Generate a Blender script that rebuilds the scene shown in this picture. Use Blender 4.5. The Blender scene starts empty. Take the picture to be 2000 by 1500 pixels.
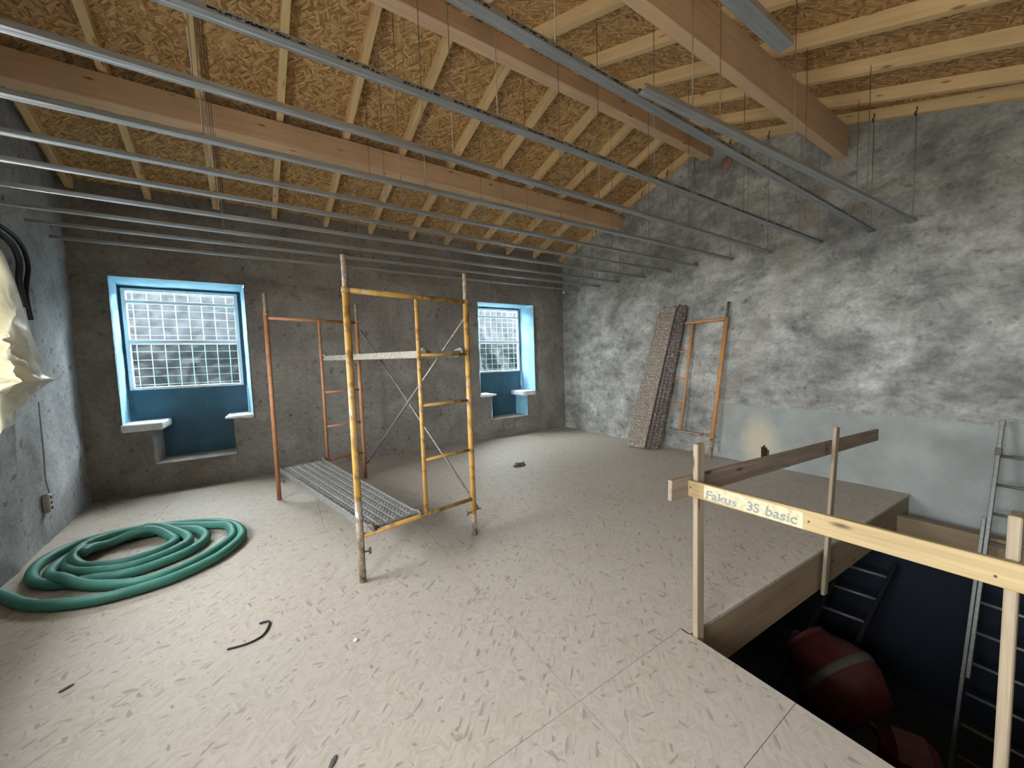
import bpy, bmesh, math, random
from mathutils import Vector, Matrix, noise

random.seed(7)
scene = bpy.context.scene
C = scene.collection
V = Vector

# ------------------------------------------------------------------ camera
cam_d = bpy.data.cameras.new('camera')
cam_d.sensor_fit = 'HORIZONTAL'
cam_d.sensor_width = 36.0
cam_d.lens = 706.634 / 2000.0 * 36.0
cam_d.clip_start = 0.02
cam_d.clip_end = 400
cam = bpy.data.objects.new('camera', cam_d)
C.objects.link(cam)
cR = V((0.84308738, -0.53686415, -0.03131374))
cU = V((0.06156128, 0.03850221, 0.99736041))
cF = V((0.5342414, 0.84278969, -0.06551077))
M = Matrix.Identity(4)
for i in range(3):
    M[i][0] = cR[i]; M[i][1] = cU[i]; M[i][2] = -cF[i]
M[2][3] = 1.6
cam.matrix_world = M
scene.camera = cam

# ------------------------------------------------------------------ sky and exposure
world = bpy.data.worlds.new('sky')
scene.world = world
world.use_nodes = True
wn = world.node_tree.nodes
wn.clear()
wo = wn.new('ShaderNodeOutputWorld')
wb = wn.new('ShaderNodeBackground')
wb.inputs['Color'].default_value = (0.91, 0.96, 1.0, 1)      # even overcast sky
wb.inputs['Strength'].default_value = 6.0
world.node_tree.links.new(wb.outputs[0], wo.inputs[0])
scene.view_settings.view_transform = 'Standard'
scene.view_settings.look = 'None'
scene.view_settings.gamma = 1.0
scene.view_settings.use_curve_mapping = False
scene.view_settings.exposure = 2.6
scene.cycles.max_bounces = 6
scene.cycles.diffuse_bounces = 4
scene.cycles.glossy_bounces = 2
scene.cycles.adaptive_threshold = .05
scene.cycles.transparent_max_bounces = 10

# sampling portals in the openings (no light of their own)
def portal(name, loc, rot, sx, sy):
    d = bpy.data.lights.new(name, 'AREA'); d.shape = 'RECTANGLE'; d.size = sx; d.size_y = sy
    d.cycles.is_portal = True
    o = bpy.data.objects.new(name, d); C.objects.link(o); o.location = loc; o.rotation_euler = rot
    return o

# ------------------------------------------------------------------ materials
class NT:
    def __init__(s, name, rough=0.7, metal=0.0, spec=0.4):
        s.m = bpy.data.materials.new(name); s.m.use_nodes = True
        s.t = s.m.node_tree; s.t.nodes.clear()
        s.out = s.t.nodes.new('ShaderNodeOutputMaterial')
        s.p = s.t.nodes.new('ShaderNodeBsdfPrincipled')
        s.p.inputs['Roughness'].default_value = rough
        s.p.inputs['Metallic'].default_value = metal
        s.p.inputs['Specular IOR Level'].default_value = spec
        s.t.links.new(s.p.outputs[0], s.out.inputs[0])
        s._tc = None
    def link(s, a, b): s.t.links.new(a, b)
    def setin(s, inp, v):
        if hasattr(v, 'is_output') and v.is_output: s.link(v, inp)
        elif isinstance(v, (tuple, list)) and len(v) == 3 and inp.type == 'RGBA': inp.default_value = (*v, 1)
        else: inp.default_value = v
    def co(s):
        if s._tc is None:
            tc = s.t.nodes.new('ShaderNodeTexCoord'); s._tc = tc.outputs['Object']
        return s._tc
    def rnd(s):
        return s.t.nodes.new('ShaderNodeObjectInfo').outputs['Random']
    def mp(s, scale=(1, 1, 1), rot=(0, 0, 0), loc=(0, 0, 0), vec=None):
        n = s.t.nodes.new('ShaderNodeMapping')
        s.link(vec or s.co(), n.inputs[0])
        n.inputs['Scale'].default_value = scale; n.inputs['Rotation'].default_value = rot; s.setin(n.inputs['Location'], loc)
        return n.outputs[0]
    def noise(s, scale=5, detail=4, rough=.55, vec=None, dist=0):
        n = s.t.nodes.new('ShaderNodeTexNoise')
        s.link(vec or s.co(), n.inputs['Vector'])
        n.inputs['Scale'].default_value = scale; n.inputs['Detail'].default_value = detail
        n.inputs['Roughness'].default_value = rough; n.inputs['Distortion'].default_value = dist
        return n.outputs['Fac']
    def voro(s, scale=5, vec=None, feat='F1', out='Color'):
        n = s.t.nodes.new('ShaderNodeTexVoronoi'); n.feature = feat
        s.link(vec or s.co(), n.inputs['Vector']); n.inputs['Scale'].default_value = scale
        return n.outputs[out]
    def ramp(s, fac, stops, interp='LINEAR'):
        n = s.t.nodes.new('ShaderNodeValToRGB'); n.color_ramp.interpolation = interp
        e = n.color_ramp.elements
        while len(e) < len(stops): e.new(0.5)
        for i, (p, c) in enumerate(stops):
            e[i].position = p
            e[i].color = (*c, 1) if isinstance(c, (tuple, list)) else (c, c, c, 1)
        s.link(fac, n.inputs[0]); return n.outputs[0]
    def mix(s, fac, a, b, mode='MIX'):
        n = s.t.nodes.new('ShaderNodeMix'); n.data_type = 'RGBA'; n.blend_type = mode
        s.setin(n.inputs['Factor'], fac); s.setin(n.inputs[6], a); s.setin(n.inputs[7], b)
        return n.outputs[2]
    def math(s, op, a, b=0.0, c=None):
        n = s.t.nodes.new('ShaderNodeMath'); n.operation = op
        s.setin(n.inputs[0], a); s.setin(n.inputs[1], b)
        if c is not None: s.setin(n.inputs[2], c)
        return n.outputs[0]
    def sep(s, vec):
        n = s.t.nodes.new('ShaderNodeSeparateXYZ'); s.link(vec, n.inputs[0]); return n.outputs
    def bump(s, h, strength=.4, dist=.01):
        n = s.t.nodes.new('ShaderNodeBump'); n.inputs['Strength'].default_value = strength
        n.inputs['Distance'].default_value = dist; s.link(h, n.inputs['Height'])
        s.link(n.outputs[0], s.p.inputs['Normal'])
    def col(s, c): s.setin(s.p.inputs['Base Color'], c); return s
    def rough(s, r): s.setin(s.p.inputs['Roughness'], r); return s

def shift(n):
    """object coordinates moved by a random amount for each object, so alike pieces differ"""
    a = n.t.nodes.new('ShaderNodeVectorMath'); a.operation = 'MULTIPLY_ADD'
    k = n.t.nodes.new('ShaderNodeCombineXYZ')
    r = n.rnd()
    for i in range(3): n.link(r, k.inputs[i])
    n.link(k.outputs[0], a.inputs[0]); a.inputs[1].default_value = (37.0, 53.0, 11.0)
    n.link(n.co(), a.inputs[2])
    return a.outputs[0]

def osb(name, stops, dust=None, dustamt=.0, bumps=.25, rough=.75, sc=1.0, sparse=None):
    """strand board: flakes in three crossing directions, picked patch by patch"""
    n = NT(name, rough)
    vec = shift(n)
    val = gr = None
    for k, (ang, sx, sy) in enumerate([(.2, 13, 62), (1.3, 11, 54), (2.35, 12, 70)]):
        m2 = n.mp((1, 1, 1), (0, 0, ang), (k * 3.1, k * 1.7, 0), vec)
        v = n.t.nodes.new('ShaderNodeTexVoronoi'); v.inputs['Scale'].default_value = 1.0; v.voronoi_dimensions = '2D'
        n.link(n.mp((sx * sc, sy * sc, 1), (0, 0, 0), (0, 0, 0), m2), v.inputs['Vector'])
        g = n.t.nodes.new('ShaderNodeTexNoise'); g.noise_dimensions = '2D'; g.inputs['Detail'].default_value = 2
        g.inputs['Scale'].default_value = 1.0
        n.link(n.mp((14 * sc, 230 * sc, 1), (0, 0, 0), (0, 0, 0), m2), g.inputs['Vector'])
        c_, g_ = v.outputs['Color'], g.outputs['Fac']
        if val is None: val, gr = c_, g_
        else:
            mk = n.t.nodes.new('ShaderNodeTexNoise'); mk.noise_dimensions = '2D'; mk.inputs['Detail'].default_value = 1; mk.inputs['Scale'].default_value = 11 * sc
            n.link(n.mp((1, 1, 1), (0, 0, .7 * k), (k * 9.7, k * 4.1, 0), vec), mk.inputs['Vector'])
            msk = n.ramp(mk.outputs['Fac'], [(.49, 0), (.51, 1)])
            val = n.mix(msk, val, c_); gr = n.mix(msk, gr, g_)
    rr_ = n.sep(val)
    tone = n.math('ADD', n.math('MULTIPLY', rr_[0], .44), n.math('MULTIPLY', n.sep(gr)[0], .60))
    c = n.ramp(tone, stops)
    if dust:
        dm = n.ramp(n.noise(1.3, 4, .6), [(.3, dustamt * .6), (.7, dustamt)])
        c = n.mix(dm, c, dust)
    if sparse:
        c = n.mix(n.ramp(rr_[1], [(.93, 0), (.96, .42)]), c, sparse)
    n.col(c); n.bump(tone, bumps, .003)
    return n.m

def wood(name, a, b, dark=None, sx=1.5, sy=26, rough=.62, bumps=.15, knots=True):
    n = NT(name, rough)
    vec = shift(n)
    g = n.noise(1.0, 5, .6, n.mp((sx, sy, sy), vec=vec), .6)
    c = n.ramp(g, [(.25, a), (.75, b)])
    if knots:
        kn = n.voro(1.0, n.mp((2.6, 9, 9), vec=vec), 'F1', 'Distance')
        kmask = n.ramp(kn, [(.05, 1), (.13, 0)])
        c = n.mix(kmask, c, dark or tuple(x * .35 for x in a))
    big = n.ramp(n.noise(2.0, 2, .5, vec), [(.3, .88), (.7, 1.06)])
    c = n.mix(1.0, c, big, 'MULTIPLY')
    n.col(c); n.bump(g, bumps, .003)
    return n.m

def plaster(name, lo, mid, hi, spots=(.02, .018, .015), spot_amt=.6, sc=1.0, rough=.95):
    n = NT(name, rough, spec=.15)
    a = n.noise(1.7 * sc, 6, .62, dist=.5)
    c = n.ramp(a, [(.32, lo), (.5, mid), (.66, hi)])
    f = n.noise(26 * sc, 4, .7)
    c = n.mix(1.0, c, n.ramp(f, [(.3, .78), (.7, 1.16)]), 'MULTIPLY')
    s1 = n.noise(11 * sc, 3, .5)
    sp = n.ramp(s1, [(.62, 0), (.72, spot_amt)])
    c = n.mix(sp, c, spots)
    n.col(c)
    h = n.math('ADD', n.math('MULTIPLY', f, .35), n.noise(60 * sc, 3, .6))
    n.bump(h, .55, .012)
    return n

def flat(name, c, rough=.6, metal=0, spec=.4, var=.12, sc=14, bumps=0):
    n = NT(name, rough, metal, spec)
    f = n.noise(sc, 4, .6)
    n.col(n.mix(n.ramp(f, [(.3, 0), (.7, 1)]), tuple(x * (1 - var) for x in c), tuple(min(1, x * (1 + var)) for x in c)))
    if bumps: n.bump(f, bumps, .004)
    return n.m

MT = {}
MT['roof_osb'] = osb('roof_osb', [(.14, (.10, .04, .013)), (.36, (.32, .17, .060)), (.55, (.50, .30, .12)), (.74, (.66, .435, .205)), (.93, (.84, .63, .37))])
MT['floor_osb'] = osb('floor_osb', [(.12, (.20, .155, .105)), (.35, (.345, .28, .205)), (.6, (.41, .345, .262)), (.9, (.49, .42, .325))],
                      dust=(.435, .405, .365), dustamt=.60, bumps=.15, rough=.6, sc=1.25, sparse=(.12, .09, .06))
MT['rafter'] = wood('rafter_spruce', (.66, .44, .20), (.82, .60, .32), (.30, .15, .06))
MT['beam'] = wood('beam_glulam', (.60, .385, .225), (.76, .53, .33), (.22, .11, .05), sx=.9, sy=30)
MT['fascia'] = wood('fascia_timber', (.20, .14, .08), (.29, .21, .125), sx=1.0, sy=20)
MT['board_new'] = wood('board_yellow', (.29, .20, .085), (.42, .31, .155), (.07, .045, .022), sx=2.2, sy=55)
MT['board_old'] = wood('board_weathered', (.17, .125, .085), (.32, .25, .18), (.08, .05, .03), sx=2.0, sy=45, rough=.85)
MT['post_old'] = wood('post_weathered', (.22, .165, .105), (.37, .295, .20), (.09, .06, .035), sx=2.0, sy=45, rough=.85)
# galvanised steel
n = NT('galvanised', .42, .85); f = n.noise(3, 4, .6, n.mp((1, 20, 20)))
n.col(n.ramp(f, [(.3, (.34, .365, .38)), (.7, (.50, .53, .545))])); n.rough(n.ramp(f, [(.3, .36), (.7, .52)])); MT['galv'] = n.m
# galvanised with printed marks down one side
n = NT('galvanised_printed', .45, .85); f = n.noise(3, 4, .6, n.mp((1, 20, 20)))
base = n.ramp(f, [(.3, (.30, .325, .34)), (.7, (.44, .47, .485))])
mark = n.math('MULTIPLY', n.ramp(n.noise(1, 2, .5, n.mp((120, 400, 160))), [(.48, 0), (.5, 1)]),
              n.ramp(n.noise(1, 0, .5, n.mp((7, 0, 0))), [(.42, 0), (.44, 1)]))
sx_, sy_, sz_ = n.sep(n.co())
lane = n.math('MULTIPLY', n.math('LESS_THAN', sy_, -.0255), n.math('LESS_THAN', n.math('ABSOLUTE', n.math('SUBTRACT', sz_, .013)), .006))
n.col(n.mix(n.math('MULTIPLY', mark, lane), base, (.02, .02, .02))); MT['galv_print'] = n.m
MT['rod'] = flat('hanger_wire', (.30, .24, .19), .5, .6)
MT['clip'] = flat('black_clip', (.015, .015, .016), .4)
# scaffold paints
def paint(name, c, rust, cement, amt):
    n = NT(name, .5)
    s_ = n.noise(30, 4, .65); b_ = n.noise(9, 4, .65)
    c1 = n.mix(n.ramp(b_, [(.50, 0), (.62, amt)]), c, rust)
    c1 = n.mix(n.ramp(s_, [(.56, 0), (.64, amt)]), c1, cement)
    n.col(c1); n.bump(s_, .3, .003); return n.m
MT['yellow'] = paint('scaffold_yellow', (.48, .265, .06), (.17, .085, .03), (.38, .33, .26), .8)
MT['orange'] = paint('scaffold_orange', (.44, .195, .085), (.27, .12, .055), (.36, .27, .21), .55)
MT['orange2'] = paint('scaffold_orange_dusty', (.56, .255, .085), (.42, .21, .11), (.46, .36, .27), .55)
MT['spattered'] = paint('cement_spattered_steel', (.32, .245, .17), (.11, .075, .05), (.52, .47, .41), .9)
MT['brace'] = flat('brace_steel', (.27, .235, .20), .5, .5, var=.35, sc=40)
MT['deck'] = flat('deck_steel', (.19, .185, .172), .6, .35, var=.4, sc=45, bumps=.4)
MT['deckpale'] = flat('deck_cement', (.24, .215, .175), .85, var=.35, sc=35, bumps=.5)
n = NT('plank_cement', .92, spec=.2); f = n.noise(26, 4, .65); v_ = n.voro(34, None, 'F1', 'Distance')
c_ = n.ramp(f, [(.3, (.30, .25, .20)), (.7, (.50, .43, .355))])
n.col(n.mix(n.ramp(v_, [(.28, 0), (.5, .6)]), c_, (.14, .11, .085))); n.bump(f, .6, .004); MT['plank1'] = n.m
MT['plank2'] = paint('plank_dark', (.085, .062, .048), (.04, .03, .025), (.36, .31, .26), .8)
MT['alu'] = flat('aluminium', (.22, .22, .205), .55, .6, var=.2, sc=30)
# hose
n = NT('hose_green', .5, spec=.35)
f = n.noise(6, 3)
n.col(n.ramp(f, [(.3, (.05, .20, .16)), (.7, (.08, .27, .215))])); MT['hose'] = n.m
# plastic film
n = NT('plastic_film', .32, spec=.5)
n.col(n.ramp(n.noise(4, 3), [(.3, (.80, .76, .62)), (.7, (.90, .87, .76))]))
tr = n.t.nodes.new('ShaderNodeBsdfTranslucent'); tr.inputs[0].default_value = (.8, .76, .64, 1)
mx = n.t.nodes.new('ShaderNodeMixShader'); mx.inputs[0].default_value = .35
n.link(n.p.outputs[0], mx.inputs[1]); n.link(tr.outputs[0], mx.inputs[2]); n.link(mx.outputs[0], n.out.inputs[0])
n.bump(n.noise(18, 3), .3, .01); MT['film'] = n.m
MT['black'] = flat('black_rubber_and_shade', (.012, .012, .013), .5)
MT['cord'] = flat('grey_cord', (.34, .34, .31), .6)
MT['box'] = flat('beige_box', (.42, .39, .33), .6)
MT['dark'] = flat('dark_socket', (.02, .02, .02), .7)
# window things
MT['white'] = flat('white_frame', (.84, .87, .87), .45, var=.06)
MT['blue'] = flat('blue_paint', (.25, .48, .62), .6, var=.12, sc=6, bumps=.15)
n = NT('teal_paint', .55); s_ = n.noise(34, 3, .6); b_ = n.noise(3, 3)
n.col(n.mix(n.ramp(s_, [(.66, 0), (.72, .5)]), n.ramp(b_, [(.3, (.045, .12, .175)), (.7, (.065, .16, .22))]), (.25, .32, .33))); MT['teal'] = n.m
MT['seat'] = flat('seat_stone', (.76, .79, .79), .8, var=.15, sc=18, bumps=.4)
MT['stone_grey'] = flat('sill_stone', (.33, .30, .26), .9, var=.2, sc=12, bumps=.5)
def glass(name, haze, hcol):
    n = NT(name, .4)
    tb = n.t.nodes.new('ShaderNodeBsdfTransparent'); tb.inputs[0].default_value = (.96, .98, .98, 1)
    gl = n.t.nodes.new('ShaderNodeBsdfGlossy'); gl.inputs['Roughness'].default_value = .25
    m1 = n.t.nodes.new('ShaderNodeMixShader'); m1.inputs[0].default_value = .01
    n.link(tb.outputs[0], m1.inputs[1]); n.link(gl.outputs[0], m1.inputs[2])
    tl = n.t.nodes.new('ShaderNodeBsdfTranslucent'); tl.inputs[0].default_value = (*hcol, 1)
    m2 = n.t.nodes.new('ShaderNodeMixShader')
    h = n.ramp(n.noise(9, 3, .6), [(.35, haze * .6), (.7, haze * 1.3)])
    n.link(h, m2.inputs[0]); n.link(m1.outputs[0], m2.inputs[1]); n.link(tl.outputs[0], m2.inputs[2])
    n.link(m2.outputs[0], n.out.inputs[0]); return n.m
MT['glass_dusty'] = glass('glass_dusty', .024, (.75, .85, .95))
MT['glass'] = glass('glass_clear', .006, (.75, .85, .9))
MT['wire'] = flat('fence_wire', (.16, .36, .34), .4)
n = NT('black_tarp', .3, spec=.085); n.col((.003, .0042, .005)); n.bump(n.noise(7, 4, .6), .5, .02); MT['tarp'] = n.m
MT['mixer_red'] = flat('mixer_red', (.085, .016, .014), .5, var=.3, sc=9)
MT['steel_dark'] = flat('steel_dark', (.14, .12, .11), .6, .4)
MT['ink'] = flat('grey_ink', (.20, .215, .20), .8, var=.4, sc=60)
MT['patch'] = flat('pale_print_patch', (.46, .385, .245), .85, var=.25, sc=50)
MT['nail'] = flat('nail_head', (.06, .05, .045), .5, .5)
MT['debris'] = flat('rubble', (.12, .11, .085), .95, var=.5, sc=30)
MT['strap'] = flat('black_strap', (.02, .02, .02), .6)
MT['whitebit'] = flat('white_scrap', (.75, .75, .72), .8)
MT['chip'] = flat('dark_chip', (.10, .09, .08), .9)
MT['straw'] = flat('yellow_straw', (.45, .42, .06), .8)
MT['brick'] = flat('red_stone', (.30, .17, .105), .95, var=.35, sc=10, bumps=.6)
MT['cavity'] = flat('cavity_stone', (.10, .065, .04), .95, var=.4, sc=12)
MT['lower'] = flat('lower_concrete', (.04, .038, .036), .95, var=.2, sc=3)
MT['ground'] = flat('outside_ground', (.30, .29, .26), .95, var=.2, sc=.5)

# wall plasters
n = plaster('plaster_back', (.20, .182, .16), (.255, .236, .21), (.315, .295, .265), (.06, .052, .045), .55)
MT['wall_back'] = n.m
n = plaster('plaster_left', (.25, .25, .25), (.34, .345, .35), (.44, .45, .455), (.05, .05, .05), .6)
MT['wall_left'] = n.m
MT['wall_bounce'] = flat('plaster_bounce_white', (.78, .76, .72), .95, var=.06, sc=3)  # for the unseen front wall, made white to bounce fill light
# right wall: rough grey coat above, smoother greenish coat below a ragged edge, beige stain round a hole
n = plaster('plaster_right', (.195, .19, .178), (.325, .32, .295), (.47, .462, .425), (.10, .092, .082), .5)
c_up = n.p.inputs['Base Color'].links[0].from_socket
c_up = n.mix(1.0, c_up, n.ramp(n.noise(1.0, 5, .65, n.mp((4, 4, 7))), [(.34, .72), (.62, 1.2)]), 'MULTIPLY')
X_, Y_, Z_ = n.sep(n.co())
edge = n.math('SUBTRACT', n.math('SUBTRACT', Z_, .84), n.math('MULTIPLY', n.math('SUBTRACT', n.noise(5, 4, .6), .5), .22))
low = n.ramp(n.noise(3, 5, .6), [(.3, (.295, .315, .295)), (.7, (.39, .41, .385))])
msk = n.math('MULTIPLY', n.ramp(edge, [(0.0, 1), (.02, 0)]), n.ramp(Y_, [(.0, 1), (1.0, 1)]))
far_ok = n.math('LESS_THAN', n.math('ADD', Y_, n.math('MULTIPLY', n.noise(4, 3), .6)), 3.35)
c = n.mix(n.math('MULTIPLY', msk, far_ok), c_up, low)
dy = n.math('SUBTRACT', Y_, 2.42); dz = n.math('MULTIPLY', n.math('SUBTRACT', Z_, .30), .62)
rr = n.math('SQRT', n.math('ADD', n.math('MULTIPLY', dy, dy), n.math('MULTIPLY', dz, dz)))
rr = n.math('ADD', rr, n.math('MULTIPLY', n.math('SUBTRACT', n.noise(9, 3), .5), .12))
c = n.mix(n.ramp(rr, [(.10, .8), (.30, 0)]), c, (.62, .55, .40))
# warm band of older plaster running down the gable
lx = n.math('ADD', n.math('SUBTRACT', Y_, 1.95), n.math('MULTIPLY', n.math('SUBTRACT', 3.1, Z_), -.42))
lx = n.math('ADD', lx, n.math('MULTIPLY', n.math('SUBTRACT', n.noise(2.2, 4), .5), .5))
c = n.mix(n.ramp(n.math('ABSOLUTE', lx), [(.02, .35), (.15, 0)]), c, (.36, .31, .235))
n.col(c)
MT['wall_right'] = n.m

# ------------------------------------------------------------------ building helpers
W = {}
def link(o, parent=None, mat=None):
    C.objects.link(o)
    m = mat or Matrix.Identity(4)
    W[o] = m
    if parent is not None:
        o.parent = parent
        o.matrix_basis = W[parent].inverted() @ m
    else:
        o.matrix_basis = m
    return o
def tag(o, label=None, cat=None, group=None, kind=None):
    if label: o['label'] = label
    if cat: o['category'] = cat
    if group: o['group'] = group
    if kind: o['kind'] = kind
    return o
def empty(name, loc, label=None, cat=None, group=None, kind=None):
    o = bpy.data.objects.new(name, None); o.empty_display_size = .1
    link(o, None, Matrix.Translation(V(loc)))
    return tag(o, label, cat, group, kind)
def mesh(name, verts, faces, mat, parent=None, smooth=False, mtx=None):
    me = bpy.data.meshes.new(name); me.from_pydata([tuple(v) for v in verts], [], faces); me.update()
    if smooth: me.polygons.foreach_set('use_smooth', [True] * len(me.polygons))
    me.materials.append(MT[mat] if isinstance(mat, str) else mat)
    return link(bpy.data.objects.new(name, me), parent, mtx)
def from_bm(name, bm, mat, parent=None, smooth=False, mtx=None):
    bmesh.ops.recalc_face_normals(bm, faces=bm.faces)
    me = bpy.data.meshes.new(name); bm.to_mesh(me); bm.free()
    if smooth: me.polygons.foreach_set('use_smooth', [True] * len(me.polygons))
    me.materials.append(MT[mat] if isinstance(mat, str) else mat)
    return link(bpy.data.objects.new(name, me), parent, mtx)
def basis(p0, p1, up=(0, 0, 1)):
    p0 = V(p0); p1 = V(p1); x = (p1 - p0).normalized(); u = V(up)
    if abs(x.dot(u)) > .999: u = V((0, 1, 0))
    y = u.cross(x).normalized(); z = x.cross(y)
    m = Matrix.Identity(4); o = (p0 + p1) / 2
    for i in range(3): m[i][0] = x[i]; m[i][1] = y[i]; m[i][2] = z[i]; m[i][3] = o[i]
    return m
CACHE = {}
def bm_box(bm, c, s, bev=0):
    r = bmesh.ops.create_cube(bm, size=1.0)
    vs = r['verts']
    for v in vs: v.co = V((v.co.x * s[0] + c[0], v.co.y * s[1] + c[1], v.co.z * s[2] + c[2]))
    if bev:
        es = list({e for v in vs for e in v.link_edges})
        bmesh.ops.bevel(bm, geom=es, offset=bev, segments=1, affect='EDGES')
def cached(key, build, mat):
    k = (key, mat)
    if k not in CACHE:
        bm = bmesh.new(); build(bm); bmesh.ops.recalc_face_normals(bm, faces=bm.faces)
        me = bpy.data.meshes.new('shape'); bm.to_mesh(me); bm.free()
        me.materials.append(MT[mat]); CACHE[k] = me
    return CACHE[k]
def bar(name, p0, p1, w, h, mat, parent=None, up=(0, 0, 1), bev=.003):
    L = round((V(p1) - V(p0)).length, 3)
    me = cached(('bar', L, w, h, bev), lambda bm: bm_box(bm, (0, 0, 0), (L, w, h), bev), mat)
    return link(bpy.data.objects.new(name, me), parent, basis(p0, p1, up))
def box(name, lo, hi, mat, parent=None, bev=.003, loc0=False):
    lo = V(lo); hi = V(hi); s = hi - lo; c = (lo + hi) / 2
    me = cached(('box', tuple(round(a, 4) for a in s), bev), lambda bm: bm_box(bm, (0, 0, 0), s, bev), mat)
    return link(bpy.data.objects.new(name, me), parent, Matrix.Translation(c))
def bm_cyl(bm, L, r, r2=None, seg=14):
    res = bmesh.ops.create_cone(bm, cap_ends=True, segments=seg, radius1=r, radius2=r if r2 is None else r2, depth=L)
    bmesh.ops.rotate(bm, verts=res['verts'], cent=(0, 0, 0), matrix=Matrix.Rotation(math.pi / 2, 3, 'Y'))
def smooth_sides(me):
    for p in me.polygons: p.use_smooth = len(p.vertices) == 4
def tube(name, p0, p1, r, mat, parent=None, seg=14):
    L = round((V(p1) - V(p0)).length, 3)
    me = cached(('tube', L, r, seg), lambda bm: bm_cyl(bm, L, r, None, seg), mat)
    smooth_sides(me)
    return link(bpy.data.objects.new(name, me), parent, basis(p0, p1))
def catmull(pts, n=6, closed=False):
    pts = [V(p) for p in pts]; out = []
    for i in range(len(pts) - 1):
        p0 = pts[max(i - 1, 0)]; p1 = pts[i]; p2 = pts[i + 1]; p3 = pts[min(i + 2, len(pts) - 1)]
        for k in range(n):
            t = k / n
            out.append(.5 * ((2 * p1) + (p2 - p0) * t + (2 * p0 - 5 * p1 + 4 * p2 - p3) * t * t + (3 * p1 - p0 - 3 * p2 + p3) * t ** 3))
    out.append(pts[-1]); return out
def sweep_data(pts, rad, seg=10):
    vs = []; fs = []
    N = len(pts); prev = None
    for i, p in enumerate(pts):
        t = (pts[min(i + 1, N - 1)] - pts[max(i - 1, 0)]).normalized()
        u = V((0, 0, 1)) if abs(t.z) < .95 else V((1, 0, 0))
        a = u.cross(t).normalized() if prev is None else (prev - t * prev.dot(t)).normalized()
        prev = a; b = t.cross(a)
        r = rad(i) if callable(rad) else rad
        for k in range(seg):
            an = 2 * math.pi * k / seg
            vs.append(p + a * (math.cos(an) * r) + b * (math.sin(an) * r))
    for i in range(N - 1):
        for k in range(seg):
            fs.append((i * seg + k, i * seg + (k + 1) % seg, (i + 1) * seg + (k + 1) % seg, (i + 1) * seg + k))
    fs.append(tuple(range(seg - 1, -1, -1))); fs.append(tuple((N - 1) * seg + k for k in range(seg)))
    return vs, fs
def sweep(name, pts, rad, mat, parent=None, seg=10):
    vs, fs = sweep_data(pts, rad, seg)
    o0 = pts[0] if parent is None else V((0, 0, 0))
    return mesh(name, [v - o0 for v in vs], fs, mat, parent, True, Matrix.Translation(o0))
def fbm(p, o=4):
    return noise.fractal(p, .9, 2.1, o)

# ------------------------------------------------------------------ geometry of the room
def xr(y): return 5.572 + (6.479 - y) * .028            # right gable wall
def xl(y): return -2.07 + (6.45 - y) * .082             # left gable wall
RY, RZ = 3.22, 4.741                                    # ridge line (underside of rafters)
def under(y): return RZ - .292 * (y - RY) if y > RY else RZ - .34 * (RY - y)
YB = 6.479; YF = -2.2
RH = .118                                               # rafter depth

def frange(a, b, st, extra=()):
    n = max(1, round((b - a) / st)); vals = [a + (b - a) * i / n for i in range(n + 1)]
    for e in extra:
        j = min(range(len(vals)), key=lambda i: abs(vals[i] - e)); vals[j] = e
    return sorted(set(vals))
def wall_grid(name, us, vs, place, hole, mat):
    idx = {}; verts = []; faces = []
    def vid(i, j):
        if (i, j) not in idx: idx[(i, j)] = len(verts); verts.append(place(us[i], vs[j]))
        return idx[(i, j)]
    for i in range(len(us) - 1):
        for j in range(len(vs) - 1):
            if hole and hole((us[i] + us[i + 1]) / 2, (vs[j] + vs[j + 1]) / 2): continue
            faces.append((vid(i, j), vid(i + 1, j), vid(i + 1, j + 1), vid(i, j + 1)))
    return mesh(name, verts, faces, mat, None, True)

# ---- back wall with two window niches
W1 = dict(x0=-1.735, x1=-.388, n0=-1.47, n1=-.625, top=2.79, seat=.925, bot=.385, fx0=-1.745, fx1=-.505)
W2 = dict(x0=3.35, x1=4.70, n0=3.60, n1=4.49, top=2.772, seat=.915, bot=.385, fx0=3.41, fx1=4.60)
def back_hole(x, z):
    for w in (W1, W2):
        if w['x0'] < x < w['x1'] and w['seat'] < z < w['top']: return True
        if w['n0'] < x < w['n1'] and w['bot'] < z <= w['seat']: return True
    return False
def back_place(x, z):
    d = fbm(V((x * 1.1, 3.1, z * 1.1)), 3) * .022 + fbm(V((x * 5, 9, z * 5)), 3) * .007
    # a rough band of broken plaster high on the wall and chips round the right window
    g = math.exp(-((z - (3.02 - .055 * (x + 2))) / .05) ** 2) * max(0, fbm(V((x * 3, 1, 7)), 2) + .3) * .03
    d -= g
    if abs(x - 4.86) < .16 and .9 < z < 2.8: d -= max(0, .16 - abs(x - 4.82)) * .22 * (1 + fbm(V((x * 14, 2, z * 9)), 3))
    if z < .16: d -= (.16 - z) * .18
    yb = YB - d
    if x > 5.3: yb += 0
    return V((x, yb, z))
us = frange(-2.3, 5.8, .027, [W1['x0'], W1['x1'], W1['n0'], W1['n1'], W2['x0'], W2['x1'], W2['n0'], W2['n1']])
vs = frange(-.04, 3.95, .027, [.385, .915, .925, 2.772, 2.79])
wall_back = wall_grid('wall_back', us, vs, back_place, back_hole, 'wall_back')
tag(wall_back, 'dark rough plastered back wall with two window niches', 'wall', kind='structure')

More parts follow.
